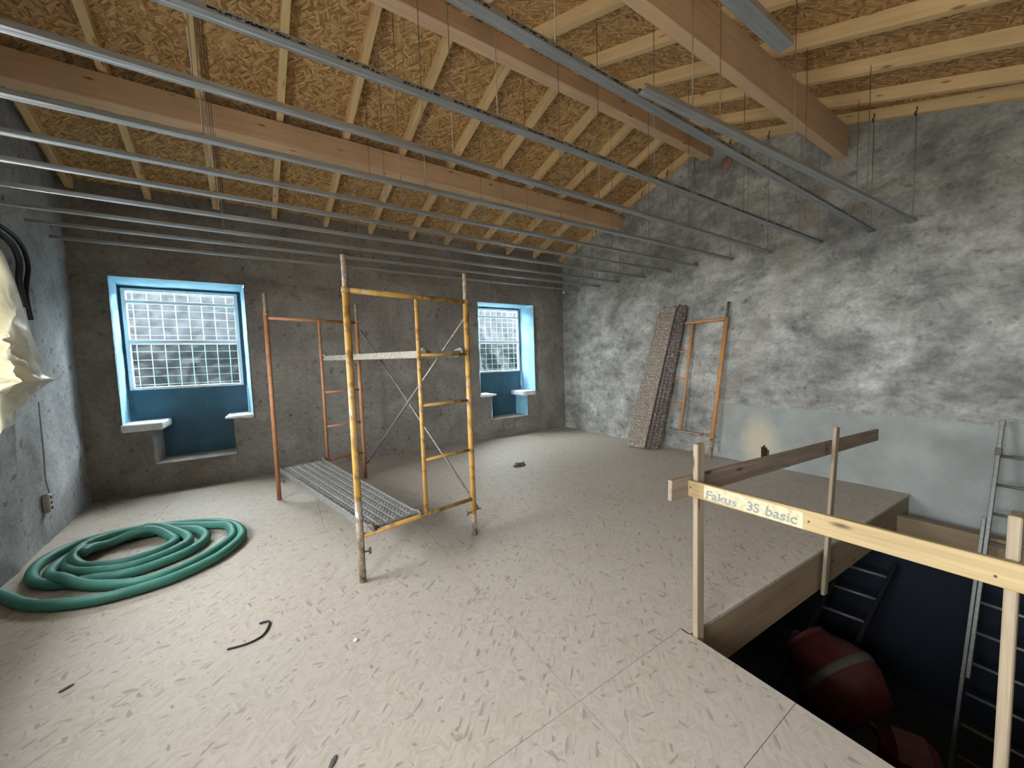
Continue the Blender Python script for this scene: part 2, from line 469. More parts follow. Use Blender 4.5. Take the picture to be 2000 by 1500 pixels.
def grid_quad(name, a, b, c, d, nu, nv, mat, parent, amp=.004, sc=6):
    vs_ = []; fs_ = []
    nrm = (b - a).cross(d - a).normalized()
    for j in range(nv + 1):
        for i in range(nu + 1):
            u = i / nu; v = j / nv
            p = (a * (1 - u) + b * u) * (1 - v) + (d * (1 - u) + c * u) * v
            k = amp * fbm(p * sc, 3) if 0 < i < nu and 0 < j < nv else amp * .6 * fbm(p * sc, 2)
            vs_.append(p + nrm * k)
    for j in range(nv):
        for i in range(nu):
            q = j * (nu + 1) + i; fs_.append((q, q + 1, q + nu + 2, q + nu + 1))
    return mesh(name, vs_, fs_, mat, parent, True)

YW = 6.91                                              # plane of the window frames
def niche(w, nr):
    x0, x1, n0, n1, top, seat, bot, f0, f1 = (w[k] for k in ('x0', 'x1', 'n0', 'n1', 'top', 'seat', 'bot', 'fx0', 'fx1'))
    yf = YB - .022; yb = YW + .03
    P = wall_back
    bl0 = f0 - .035; bl1 = f1 + .035; bt = 2.755
    grid_quad('window_reveal', V((x0, yf, seat - .02)), V((bl0, yb, seat - .02)), V((bl0, yb, bt)), V((x0, yf, top)), 12, 40, 'blue', P, .006)
    grid_quad('window_reveal', V((bl1, yb, seat - .02)), V((x1, yf, seat - .02)), V((x1, yf, top)), V((bl1, yb, bt)), 12, 40, 'blue', P, .006)
    grid_quad('window_reveal', V((x0, yf, top)), V((bl0, yb, bt)), V((bl1, yb, bt)), V((x1, yf, top)), 12, 30, 'blue', P, .006)
    # painted apron below and around the frame
    vs_ = []; fs_ = []
    def q(a, b, c, d):
        k = len(vs_); vs_.extend([a, b, c, d]); fs_.append((k, k + 1, k + 2, k + 3))
    ya = YW + .012
    q(V((bl0, ya, bot - .03)), V((bl1, ya, bot - .03)), V((bl1, ya, 1.345)), V((bl0, ya, 1.345)))
    for a, b in ((bl0 - .02, f0 + .012), (f1 - .012, bl1 + .02)):
        q(V((a, ya, 1.345)), V((b, ya, 1.345)), V((b, ya, bt + .02)), V((a, ya, bt + .02)))
    q(V((f0, ya, 2.715)), V((f1, ya, 2.715)), V((f1, ya, bt + .02)), V((f0, ya, bt + .02)))
    mesh('window_apron', vs_, fs_, 'teal', P)
    # niche floor, its cheeks, and the piers under the seats
    grid_quad('niche_sill', V((n0 - .03, yf + .004, bot)), V((n1 + .03, yf + .004, bot)), V((n1 + .03, yb, bot + .005)), V((n0 - .03, yb, bot + .005)), 20, 8, 'stone_grey', P, .006)
    grid_quad('niche_cheek', V((n0, yf, bot)), V((n0 + .01, yb, bot)), V((n0 + .01, yb, seat - .04)), V((n0, yf, seat - .04)), 8, 12, 'stone_grey' if nr == 1 else 'blue', P, .01)
    grid_quad('niche_cheek', V((n1 - .01, yb, bot)), V((n1, yf, bot)), V((n1, yf, seat - .04)), V((n1 - .01, yb, seat - .04)), 8, 12, 'stone_grey' if nr == 1 else 'blue', P, .01)
    # stone window seats either side
    for side in (0, 1):
        if side == 0: a, b = x0 - .01, n0 + (.11 if nr == 1 else .1)
        else: a, b = n1 - (.09 if nr == 1 else .13), x1 + .012
        th = (.10, .045)[side] if nr == 1 else (.05, .10)[side]
        bm = bmesh.new()
        bm_box(bm, (0, 0, 0), (b - a, yb - yf + .03, th), .012)
        bmesh.ops.subdivide_edges(bm, edges=bm.edges[:], cuts=3, use_grid_fill=True)
        rg = .018 if (nr == 1 and side == 1) or (nr == 2 and side == 0) else .004
        for v in bm.verts:
            v.co += V((1, 1, .6)) * (rg * fbm(V((v.co.x * 9 + nr * 7, v.co.y * 9 + side * 3, v.co.z * 9)), 3))
            if rg > .01:                       # rounded worn nose
                e = (v.co.x + (b - a) / 2) if side == 1 else ((b - a) / 2 - v.co.x)
                if e < .05 and v.co.y < 0: v.co.z *= .6
        from_bm('window_seat', bm, 'seat', P, True, Matrix.Translation(V(((a + b) / 2, (yf + yb) / 2 - .015, seat - th / 2 + .012))))
niche(W1, 1); niche(W2, 2)

def window(nr, w, label):
    f0, f1 = w['fx0'], w['fx1']; z0, z1 = 1.352, 2.725
    root = tag(empty('window_%d' % nr, ((f0 + f1) / 2, YW, z0)), label, 'window', kind='structure')
    fw = .045; d = .05
    fr = lambda nm, lo, hi, m='white': box(nm, lo, hi, m, root, .004)
    fr('frame_stile', (f0, YW - d / 2, z0), (f0 + fw, YW + d / 2, z1)); fr('frame_stile', (f1 - fw, YW - d / 2, z0), (f1, YW + d / 2, z1))
    fr('frame_head', (f0 + fw, YW - d / 2, z1 - .04), (f1 - fw, YW + d / 2, z1)); fr('frame_sill', (f0 + fw, YW - d / 2 - .01, z0), (f1 - fw, YW + d / 2, z0 + .035))
    fr('transom_bar', (f0 + fw, YW - d / 2 - .004, 2.525), (f1 - fw, YW + d / 2 - .01, 2.568))
    fr('meeting_rail', (f0 + fw, YW - d / 2 - .006, 1.985), (f1 - fw, YW - .004, 2.035)); fr('meeting_rail', (f0 + fw, YW - .002, 1.97), (f1 - fw, YW + d / 2, 2.01))
    for a, b, m in ((z0 + .035, 1.97, 'glass'), (2.01, 2.53, 'glass_dusty'), (2.565, z1 - .04, 'glass_dusty')):
        box('pane', (f0 + fw, YW + .008, a), (f1 - fw, YW + .012, b), m, root, 0)
    return root
window(1, W1, 'white sash window in the blue niche by the left corner')
window(2, W2, 'white sash window in the blue niche by the right corner')

# ---- right gable wall
def right_place(y, t):
    top = under(y) + RH + .01; z = -.42 + (top + .42) * t
    d = fbm(V((4.2, y * .9, z * .9)), 3) * .03 + fbm(V((8.8, y * 3.2, z * 4.2)), 4) * .016
    ez = .84 + .05 * fbm(V((1.5, y * 4, 2)), 3)
    if z > ez or y > 3.2 + .2 * fbm(V((3, 1, z * 3)), 2): d += .014
    else: d *= .35
    # groove scratched down the gable
    lx = (y - 1.95) - (3.1 - z) * .42
    if abs(lx) < .05 and z > 1.6: d -= .014 * (1 - abs(lx) / .05)
    return V((xr(y) - d, y, z))
def right_hole(y, t):
    top = under(y) + RH + .01; z = -.42 + (top + .42) * t
    return 2.30 < y < 2.40 and .11 < z < .285 - abs(y - 2.36) * .9
us = frange(-2.3, 6.6, .025); vs = [i / 190 for i in range(191)]
wall_right = wall_grid('wall_right', us, vs, right_place, right_hole, 'wall_right')
tag(wall_right, 'rough grey plastered gable wall on the right', 'wall', kind='structure')
# recess seen through the hole
x_ = xr(2.35)
mesh('wall_recess', [(x_ - .03, 2.26, .05), (x_ - .03, 2.44, .05), (x_ - .03, 2.44, .33), (x_ - .03, 2.26, .33),
                     (x_ + .16, 2.29, .08), (x_ + .16, 2.41, .08), (x_ + .16, 2.41, .31), (x_ + .16, 2.29, .31)],
     [(4, 5, 6, 7), (0, 1, 5, 4), (1, 2, 6, 5), (2, 3, 7, 6), (3, 0, 4, 7)], 'cavity', wall_right, mtx=Matrix.Translation(V((.035, 0, 0))))
def lump(name, c, s, mat, parent=None, seed=0, sub=2, amp=.25, rot=0):
    bm = bmesh.new(); bmesh.ops.create_icosphere(bm, subdivisions=sub, radius=1)
    for v in bm.verts:
        k = 1 + amp * fbm(v.co * 1.6 + V((seed, seed * 2.1, 0)), 3)
        v.co = V((v.co.x * s[0], v.co.y * s[1], v.co.z * s[2])) * k
    m = Matrix.Translation(V(c)) @ Matrix.Rotation(rot, 4, 'Z')
    return from_bm(name, bm, mat, parent, False, m)
lump('wall_stone', (xr(2.88) - .015, 2.88, 4.37), (.05, .085, .095), 'brick', wall_right, 3)
lump('wall_stone', (xr(5.95) - .03, 6.43, 3.11), (.03, .04, .03), 'seat', wall_back, 5)

# ---- left gable wall with the big daylight opening and another added to even out the light
DOS = [(2.55, 4.46, 1.15, 2.6), (-.6, .9, .85, 2.5)]
def left_place(y, t):
    top = under(y) + RH + .01; z = -.05 + (top + .05) * t
    d = fbm(V((14.2, y * 1.0, z * 1.0)), 3) * .03 + fbm(V((18.8, y * 4, z * 4)), 3) * .012
    return V((xl(y) + d, y, z))
def left_hole(y, t):
    top = under(y) + RH + .01; z = -.05 + (top + .05) * t
    return any(a < y < b and c < z < d for a, b, c, d in DOS)
us = frange(-2.3, 6.65, .04, [v for o in DOS for v in o[:2]]); vs = [i / 110 for i in range(111)]
wall_left = wall_grid('wall_left', us, vs, left_place, left_hole, 'wall_left')
tag(wall_left, 'grey plastered gable wall on the left', 'wall', kind='structure')
for a, b, c, d in DOS:
    for nm, lo, hi in (('opening_jamb', (xl(b) - .5, b - .01, c - .1), (xl(b) + .0, b + .3, d + .1)), ('opening_jamb', (xl(a) - .5, a - .3, c - .1), (xl(a) + .0, a + .01, d + .1)),
                       ('opening_lintel', (xl(b) - .5, a - .3, d + .03), (xl(b) - .01, b + .3, d + .35)), ('opening_sill', (xl(b) - .5, a - .3, c - .3), (xl(b) - .01, b + .3, c - .02))):
        box(nm, lo, hi, 'wall_left', wall_left, 0)
    portal('opening_portal', (xl((a + b) / 2) - .25, (a + b) / 2, (c + d) / 2), (0, -math.pi / 2, 0), d - c + .1, b - a + .1)

# ---- front wall behind the camera
FW = []
us = frange(-1.6, 5.95, .15, []); vs = frange(-.04, 3.05, .1, [.95, 2.55])
wall_front = wall_grid('wall_front', us, vs, lambda x, z: V((x, YF + .01 * fbm(V((x, 2, z)), 3), z)),
                       lambda x, z: any(a < x < b for a, b in FW) and .95 < z < 2.55, 'wall_bounce')
tag(wall_front, 'plastered front wall behind the photographer', 'wall', kind='structure')
for a, b in FW: portal('window_portal', ((a + b) / 2, YF - .05, 1.75), (math.pi / 2, 0, 0), b - a + .1, 1.7)

# ---- floor: OSB sheets
floor = tag(empty('floor', (0, 0, 0)), 'dusty pale strand board floor', 'floor', kind='structure')
def fy(x): return 1.148 - (x - 1.877) * .0509           # far edge of the stair hole
HX = 1.885                                              # near edge of the stair hole
def panel(pts, z=0.0, th=.022, gap=.0013):
    c = V((sum(p[0] for p in pts) / len(pts), sum(p[1] for p in pts) / len(pts)))
    pts = [(p[0] + (gap if c.x > p[0] else -gap), p[1] + (gap if c.y > p[1] else -gap)) for p in pts]
    n_ = len(pts)
    vs_ = [V((p[0] - c.x, p[1] - c.y, 0)) for p in pts] + [V((p[0] - c.x, p[1] - c.y, -th)) for p in pts]
    fs_ = [tuple(range(n_)), tuple(range(2 * n_ - 1, n_ - 1, -1))] + [(i, i + n_, (i + 1) % n_ + n_, (i + 1) % n_) for i in range(n_)]
    return mesh('floor_panel', vs_, fs_, 'floor_osb', floor, False, Matrix.Translation(V((c.x, c.y, z))))
def rect(a, b, c, d, z=0.0): panel([(a, c), (b, c), (b, d), (a, d)], z)
rows = [(3.93, 6.62, [-2.2, -1.24, .26, 1.61, 2.97, 4.33, 5.75]), ]
for y0, y1, xs in rows:
    for a, b in zip(xs, xs[1:]): rect(a, b, y0, y1, random.uniform(-.0006, .0006))
for a, b in ((-2.2, -1.65), (-1.65, 1.075)): rect(a, b, 1.2, 3.93, random.uniform(-.0006, .0006))
xs = [1.075, 2.44, 3.80, 5.16, 5.85]
for a, b in zip(xs, xs[1:]):
    if a < 1.8: panel([(a, 1.2), (1.877, 1.2), (1.877, 1.148), (b, fy(b)), (b, 3.93), (a, 3.93)])
    else: panel([(a, fy(a)), (b, fy(b)), (b, 3.93), (a, 3.93)])
for a, b in ((-2.0, 1.085),): rect(a, b, -2.3, 1.2)
rect(1.085, HX, .64, 1.2); rect(1.085, HX, -.9, .64); rect(1.085, HX, -2.3, -.9)
rect(HX, 5.9, -2.3, -1.25)
# structural deck below the sheets, timber faces around the hole
def slab(nm, pts, z0, z1, mat, parent):
    n_ = len(pts)
    vs_ = [V((*p, z1)) for p in pts] + [V((*p, z0)) for p in pts]
    fs_ = [tuple(range(n_)), tuple(range(2 * n_ - 1, n_ - 1, -1))] + [(i, i + n_, (i + 1) % n_ + n_, (i + 1) % n_) for i in range(n_)]
    return mesh(nm, vs_, fs_, mat, parent)
slab('subfloor', [(-2.2, -2.3), (HX - .03, -2.3), (HX - .03, 1.25), (5.8, 1.06), (5.8, 6.6), (-2.2, 6.6)], -.16, -.024, 'fascia', floor)
slab('subfloor', [(HX, -2.3), (5.9, -2.3), (5.9, -1.26), (HX, -1.26)], -.16, -.024, 'fascia', floor)
bar('fascia_board', (1.90, fy(1.90) + .022, -.168), (5.70, fy(5.70) + .022, -.168), .035, .322, 'fascia', floor)
bar('edge_joist', (HX - .04, 1.13, -.16), (HX - .04, -1.25, -.16), .04, .26, 'fascia', floor)
bar('trimmer_beam', (5.40, 1.0, -.255), (5.45, -1.3, -.255), .10, .205, 'fascia', floor)

# ---- lower storey
low = tag(empty('floor', (2, 2, -2.2)), 'dark concrete floor of the lower storey', 'floor', kind='structure')
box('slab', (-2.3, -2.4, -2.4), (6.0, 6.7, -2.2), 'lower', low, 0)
MT['lower_shade'] = flat('lower_shade_dark', (.014, .020, .032), .9, var=.2, sc=3)  # pit shade put into the colour of the right wall's lower part
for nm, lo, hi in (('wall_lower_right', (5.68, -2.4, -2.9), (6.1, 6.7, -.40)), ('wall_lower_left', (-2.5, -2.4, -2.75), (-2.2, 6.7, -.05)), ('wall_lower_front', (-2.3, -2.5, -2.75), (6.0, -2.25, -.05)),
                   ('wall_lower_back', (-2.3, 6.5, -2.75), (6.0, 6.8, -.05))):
    tag(box(nm, lo, hi, 'lower_shade' if 'right' in nm else 'lower', None, 0), 'lower storey wall coloured near black like the pit shade, %s side' % nm.split('_')[2], 'wall', kind='structure')
slab('ground', [(-60, -60), (60, -60), (60, 60), (-60, 60)], -3.3, -2.96, 'ground', None)
g = bpy.data.objects['ground']; tag(g, 'bare ground outside the opening', 'ground', kind='structure')

# ------------------------------------------------------------------ roof
ceiling = tag(empty('ceiling', (2, RY, RZ)), 'open timber roof of spruce rafters under strand board', 'ceiling', kind='structure')
ra = .066
for i in range(12):                                     # far slope
    xb = -1.99 + .6757 * i
    s = .075 - .0042 * i
    if i == 11: xb = xr(6.48) - .055; s = .028
    xt = xb + s * (6.62 - RY)
    dx = V((0, -.292, -1)).normalized()
    up = V((0, .292, 1)).normalized()
    p0 = V((xb, 6.62, under(6.62))) + up * (RH / 2); p1 = V((xt, RY - .02, RZ + .006)) + up * (RH / 2)
    bar('rafter', p0, p1, ra, .112, 'rafter', ceiling, up)
for i in range(12):                                     # near slope
    if i == 11: x1, x0 = xr(RY) - .06, xr(YF) - .06
    else:
        x1 = -1.99 + .6757 * i + (.075 - .0042 * i) * (6.62 - RY) - .02; x0 = x1 + .155 * (RY - YF)
    up = V((0, -.34, 1)).normalized()
    p0 = V((x1 + .012, RY + .02, RZ + .006)) + up * (RH / 2); p1 = V((x0, YF - .1, under(YF - .1))) + up * (RH / 2)
    bar('rafter', p0, p1, ra, .112, 'rafter', ceiling, up)
def timber(nm, y0, y1, z0, z1, xa=-2.3, xb=5.75):
    bar(nm, (xa, (y0 + y1) / 2, (z0 + z1) / 2), (xb, (y0 + y1) / 2, (z0 + z1) / 2), y1 - y0, z1 - z0, 'beam', ceiling, bev=.004)
timber('purlin_beam', 4.775, 4.935, 4.018, 4.262)
timber('ridge_beam', 3.092, 3.225, 4.545, 4.712)
timber('purlin_beam', 1.552, 1.64, 3.825, 4.172)
# OSB sheets on top
def roof_sheet(xa, xb, ya, yb):
    za, zb = under(ya) + RH + .004, under(yb) + RH + .004
    if ya >= RY or yb > RY: pass
    L = math.hypot(yb - ya, zb - za); g = .001
    m = basis((0, ya, za), (0, yb, zb)); m = Matrix.Translation(V(((xa + xb) / 2, 0, 0))) @ m
    w = xb - xa - g; L2 = L - g
    me = cached(('sheet', round(w, 3), round(L2, 3)), lambda bm: bm_box(bm, (0, 0, .009), (L2, w, .018), 0), 'roof_osb')
    link(bpy.data.objects.new('roof_panel', me), ceiling, m)
ys_far = [RY, 4.40, 5.62, 6.75]; ys_near = [RY, 2.02, .80, -.42, -2.3]
for r, (a, b) in enumerate(zip(ys_far, ys_far[1:])):
    xs = [-2.35, -.95 + .6757 * (r % 2), 1.08 + .6757 * (r % 2), 3.11 + .6757 * (r % 2), 5.8]
    for p, q_ in zip(xs, xs[1:]): roof_sheet(p, q_, a, b)
for r, (a, b) in enumerate(zip(ys_near, ys_near[1:])):
    xs = [-2.35, -.6 + .655 * (r % 2), 1.36 + .655 * (r % 2), 3.33 + .655 * (r % 2), 5.95]
    for p, q_ in zip(xs, xs[1:]): roof_sheet(p, q_, b, a)

for ya, yb in ((RY - .05, 6.9), (YF - .2, RY + .05)):
    za, zb = under(ya) + RH + .045, under(yb) + RH + .045
    mesh('roof_light_seal', [(-2.6, ya, za), (6.1, ya, za), (6.1, yb, zb), (-2.6, yb, zb)], [(0, 1, 2, 3)], 'clip', ceiling)  # unseen cover added to keep sky light out of the sheet seams

# ------------------------------------------------------------------ suspended ceiling channels
def channel_mesh(L, w=.052, h=.026, t=.0014, mat='galv'):
    # open-topped channel: ribbed web facing down, two sides, inward lips
    hw = w / 2
    prof = [(-hw + .011, h), (-hw, h), (-hw, 0), (-.010, 0), (-.007, .004), (.007, .004), (.010, 0), (hw, 0), (hw, h), (hw - .011, h)]
    inner = []
    for (y, z) in prof[::-1]:
        yy = y - math.copysign(t, y) if abs(y) > .02 else y
        zz = z + t if z < h - .001 else z - t
        inner.append((yy, zz))
    ring = prof + inner; n_ = len(ring)
    vs_ = [(-L / 2, y, z) for y, z in ring] + [(L / 2, y, z) for y, z in ring]
    fs_ = [(i, (i + 1) % n_, (i + 1) % n_ + n_, i + n_) for i in range(n_)]
    k = len(prof)
    for i in range(k - 1):
        fs_.append((i, i + 1, n_ - 2 - i, n_ - 1 - i)); fs_.append((i + n_, n_ - 1 - i + n_, n_ - 2 - i + n_, i + 1 + n_))
    me = bpy.data.meshes.new('channel_profile'); me.from_pydata(vs_, [], fs_); me.update(); me.materials.append(MT[mat])
    return me
order = ['first', 'second', 'third', 'fourth', 'fifth', 'sixth', 'seventh', 'eighth', 'ninth', 'tenth']
CH = [  # y, z at left end, z at right end (from the back wall to the front)
    (5.90, 3.040, 3.046), (5.33, 3.028, 3.030), (4.85, 3.018, 3.021), (4.256, 2.979, 2.990), (3.77, 2.979, 2.985),
    (3.32, 2.966, 2.981), (2.79, 2.922, 2.953), (2.316, 2.957, 2.934), (1.784, 2.902, 2.915), (1.315, 2.985, 2.903)]
ROWS = [-.27, 1.06, 2.43, 3.77, 5.05]
def hang(root, x, y, z, first=True, hook=False):
    zt = under(y) + .03
    if hook: zt = under(y) + .06
    tube('hanger_rod', (x, y, z + .012), (x, y, zt), .0032, 'rod', root, 6)
    if hook:
        sweep('hanger_hook', catmull([(x, y, zt - .09), (x - .012, y + .012, zt - .06), (x + .006, y, zt - .03), (x - .004, y, zt + .0)], 4), .006, 'clip', root, 6)
    box('clip', (x - .016, y - .022, z + .014), (x + .016, y + .022, z + .032), 'clip', root, .003)
for i, (y, zl_, zr_) in enumerate(CH):
    x0 = xl(y) + .05; x1 = xr(y) - .045
    if i == 9: lab = 'nearest full-length galvanised ceiling channel hung from the near roof slope'
    else: lab = 'galvanised ceiling channel on wires, %s from the back wall' % order[i]
    root = empty('ceiling_channel', ((x0 + x1) / 2, y, zr_), lab, 'channel', 'ceiling channels hung on wires')
    L = (V((x1, y, zr_)) - V((x0, y, zl_))).length
    link(bpy.data.objects.new('channel_profile', channel_mesh(L, mat='galv_print' if i in (8, 9) else 'galv')), root, basis((x0, y, zl_), (x1, y, zr_)))
    for k, x in enumerate(ROWS):
        xx = x + (2.3 - y) * .06
        hang(root, xx, y, zl_ + (zr_ - zl_) * (xx - x0) / (x1 - x0))
    hang(root, x1 - .06, y, zr_, hook=True)
# short channel spliced in beside the nearest one, its end at the gable
root = empty('ceiling_channel', (3.6, 1.13, 2.92), 'shorter ceiling channel spliced at a slant beside the nearest long one', 'channel', 'ceiling channels hung on wires')
p0, p1 = V((1.62, 1.245, 2.935)), V((5.66, 1.0, 2.905))
link(bpy.data.objects.new('channel_profile', channel_mesh((p1 - p0).length, mat='galv')), root, basis(p0, p1))
for t in (.1, .38, .7): p = p0.lerp(p1, t); hang(root, p.x, p.y, p.z)
hang(root, 5.62, 1.0, 2.905, hook=True)
root = empty('ceiling_channel', (.3, .80, 2.98), 'cut-off channel end hanging alone above the near purlin', 'channel', 'ceiling channels hung on wires')
p0, p1 = V((-1.2, .82, 2.985)), V((2.045, .785, 2.985))
link(bpy.data.objects.new('channel_profile', channel_mesh((p1 - p0).length, w=.062, h=.032, mat='galv')), root, basis(p0, p1))
for x in (-.9, .4, 1.78): hang(root, x, .80, 2.985)

# ------------------------------------------------------------------ scaffold tower
A, B, Cc, D = V((.411, 2.793, 0)), V((1.413, 2.958, 0)), V((-.119, 5.161, 0)), V((.911, 5.4, 0))
tower = empty('scaffold_tower', (.65, 4.08, 0), 'orange and yellow scaffold tower standing in the middle of the floor', 'scaffold')
def up_(p, z): return V((p.x, p.y, z))
def leg(p, top, z_paint, mat):
    o = tube('leg', up_(p, .0), up_(p, top - .25), .0245, mat, tower, 16)
    tube('spigot', up_(p, top - .27), up_(p, top), .019, 'spattered', tower, 12)
    tube('leg_collar', up_(p, top - .262), up_(p, top - .225), .0285, mat, tower, 16)
leg(A, 2.371, 0, 'yellow'); leg(B, 2.376, 0, 'yellow'); leg(Cc, 2.474, 0, 'orange'); leg(D, 2.44, 0, 'orange')
for p, z in ((A, .62), (B, .2)): tube('cement_sleeve', up_(p, .001), up_(p, z), .0256, 'spattered', tower, 16)
def end_frame(p, q, zb, zt, rungs, mat, ft):
    d = q - p
    tube('top_bar', up_(p, zt), up_(q, zt), .0195, mat, tower, 12)
    tube('bottom_bar', up_(p, zb), up_(q, zb), .0175, mat, tower, 12)
    m_ = p + d * ft
    tube('inner_post', up_(m_, zb), up_(m_, zt), .0175, mat, tower, 12)
    for z in rungs: tube('rung', up_(m_, z), up_(q, z), .0135, mat, tower, 10)
end_frame(A, B, .343, 2.128, (.80, 1.253, 1.665), 'yellow', .53)
end_frame(Cc, D, .366, 2.185, (.803, 1.259, 1.69), 'orange', .545)
nB, nD = V((-.02, .01, 0)), V((-.03, 0, 0))
for a, b in ((up_(B, 2.042), up_(D, .207)), (up_(D, 2.08), up_(B, .232))):
    s = V((.03, .0, 0)) if a.y < b.y else V((.052, 0, 0))
    tube('cross_brace', a + s, b + s, .011, 'brace', tower, 8)
    for e in (a, b):
        tube('brace_pin', e + V((0, 0, 0)), e + V((.075, 0, 0)), .008, 'brace', tower, 8)
for p, s in ((A, 1), (B, -1), (Cc, 1)):
    z = .22
    tube('wing_bolt', up_(p, z) + V((s * .02, 0, 0)), up_(p, z) + V((s * .062, 0, 0)), .007, 'steel_dark', tower, 8)
    tube('wing_bolt_head', up_(p, z - .022) + V((s * .062, 0, 0)), up_(p, z + .022) + V((s * .062, 0, 0)), .009, 'steel_dark', tower, 8)

def deck(name, a0, a1, b0, b1, label, mat, z_near, z_far):
    """scaffold deck: a0,b0 near corners, a1,b1 far corners (x,y)"""
    a0, a1, b0, b1 = [V((*p, 0)) for p in (a0, a1, b0, b1)]
    for p in (a0, b0): p.z = z_near
    for p in (a1, b1): p.z = z_far
    c = (a0 + a1 + b0 + b1) / 4
    root = empty(name, c, label, 'scaffold deck', 'steel decks on the scaffold tower')
    # perforated plate: lengthwise ribs between rows of pressed studs
    vs_ = []; fs_ = []
    nb = 6; seg = 40
    cols = []
    for k in range(nb):
        u0 = k / nb; w = 1 / nb
        cols += [(u0 + w * .04, .004), (u0 + w * .12, .008), (u0 + w * .88, .008), (u0 + w * .96, .004)]
    for j in range(seg + 1):
        t = j / seg
        for (u, h) in cols:
            p = (a0 * (1 - u) + b0 * u) * (1 - t) + (a1 * (1 - u) + b1 * u) * t
            vs_.append(p + V((0, 0, h - .012)))
    m_ = len(cols)
    for j in range(seg):
        for i in range(m_ - 1):
            k = j * m_ + i; fs_.append((k, k + 1, k + m_ + 1, k + m_))
    n0 = len(vs_)
    vs_ += [v - V((0, 0, .022)) for v in vs_[:n0]]
    fs_ += [tuple(q + n0 for q in f[::-1]) for f in fs_[:]]
    mesh('deck_plate', [v - c for v in vs_], fs_, mat, root, False, Matrix.Translation(c))
    # studs
    bm = bmesh.new()
    for j in range(1, 44):
        for k in range(nb):
            for du in (.36, .64):
                u = (k + du) / nb; t = j / 44 + (.011 if du > .5 else 0)
                p = (a0 * (1 - u) + b0 * u) * (1 - t) + (a1 * (1 - u) + b1 * u) * t
                r = bmesh.ops.create_cone(bm, cap_ends=True, segments=6, radius1=.011, radius2=.006, depth=.006)
                bmesh.ops.translate(bm, verts=r['verts'], vec=p - c + V((0, 0, -.002)))
    tag(from_bm('stud_pattern', bm, mat, root, False, Matrix.Translation(c)), kind='stuff')
    for p, q in ((a0, a1), (b0, b1)):
        bar('side_rail', p + V((0, 0, -.022)), q + V((0, 0, -.022)), .018, .062, mat, root)
        d = (q - p).normalized()
        for e, s in ((p, -1), (q, 1)):
            hk = [e + V((0, 0, .004)) - d * s * .05, e + V((0, 0, .016)) + d * s * .0, e + V((0, 0, .016)) + d * s * .03, e + V((0, 0, -.012)) + d * s * .052]
            sweep('hook', catmull(hk, 4), .015, 'steel_dark' if mat == 'deck' else mat, root, 8)
    for p, q in ((a0, b0), (a1, b1)): bar('end_rail', p + V((0, 0, -.02)), q + V((0, 0, -.02)), .018, .05, mat, root)
    return root
deck('scaffold_deck', (.500, 2.845), (-.085, 5.128), (.880, 2.908), (.385, 5.235), 'grey steel deck resting low on the bottom bars of the scaffold tower', 'deck', .366, .388)
deck('scaffold_deck', (.985, 2.925), (.475, 5.255), (1.345, 2.985), (.84, 5.34), 'pale cement-caked deck high on the scaffold tower rungs', 'deckpale', 1.695, 1.722)

# ------------------------------------------------------------------ leaning frame and planks by the right wall
fr = empty('scaffold_section', (5.47, 3.3, 0), 'orange scaffold end frame leaning on the right wall beside planks', 'scaffold section')
f0 = V((5.47, 3.017, .0)); f1 = V((5.595, 2.815, 2.36)); g0 = V((5.45, 3.86, .0)); g1 = V((5.60, 3.655, 2.36))
pt = lambda t, s: (f0.lerp(f1, t)).lerp(g0.lerp(g1, t), s)
tube('leg', pt(0, 0), pt(.905, 0), .029, 'orange2', fr, 14); tube('leg', pt(0, 1), pt(.905, 1), .027, 'orange2', fr, 14)
tube('cement_sleeve', pt(.001, 0), pt(.13, 0), .0300, 'spattered', fr, 14)
tube('spigot', pt(.88, 0), pt(1, 0), .018, 'steel_dark', fr, 10); tube('spigot', pt(.88, 1), pt(1, 1), .018, 'steel_dark', fr, 10)
tube('top_bar', pt(.895, 0), pt(.895, 1), .023, 'orange2', fr, 12); tube('bottom_bar', pt(.145, 0), pt(.145, 1), .021, 'spattered', fr, 12)
tube('inner_post', pt(.145, .62), pt(.90, .62), .020, 'orange2', fr, 12)
for t in (.335, .515, .70): tube('rung', pt(t, .62), pt(t, 1), .0135, 'orange2', fr, 10)
for t in (.06, .24, .84): tube('pin', pt(t, 0), pt(t, 0) + V((0, -.045, 0)), .007, 'steel_dark', fr, 8)

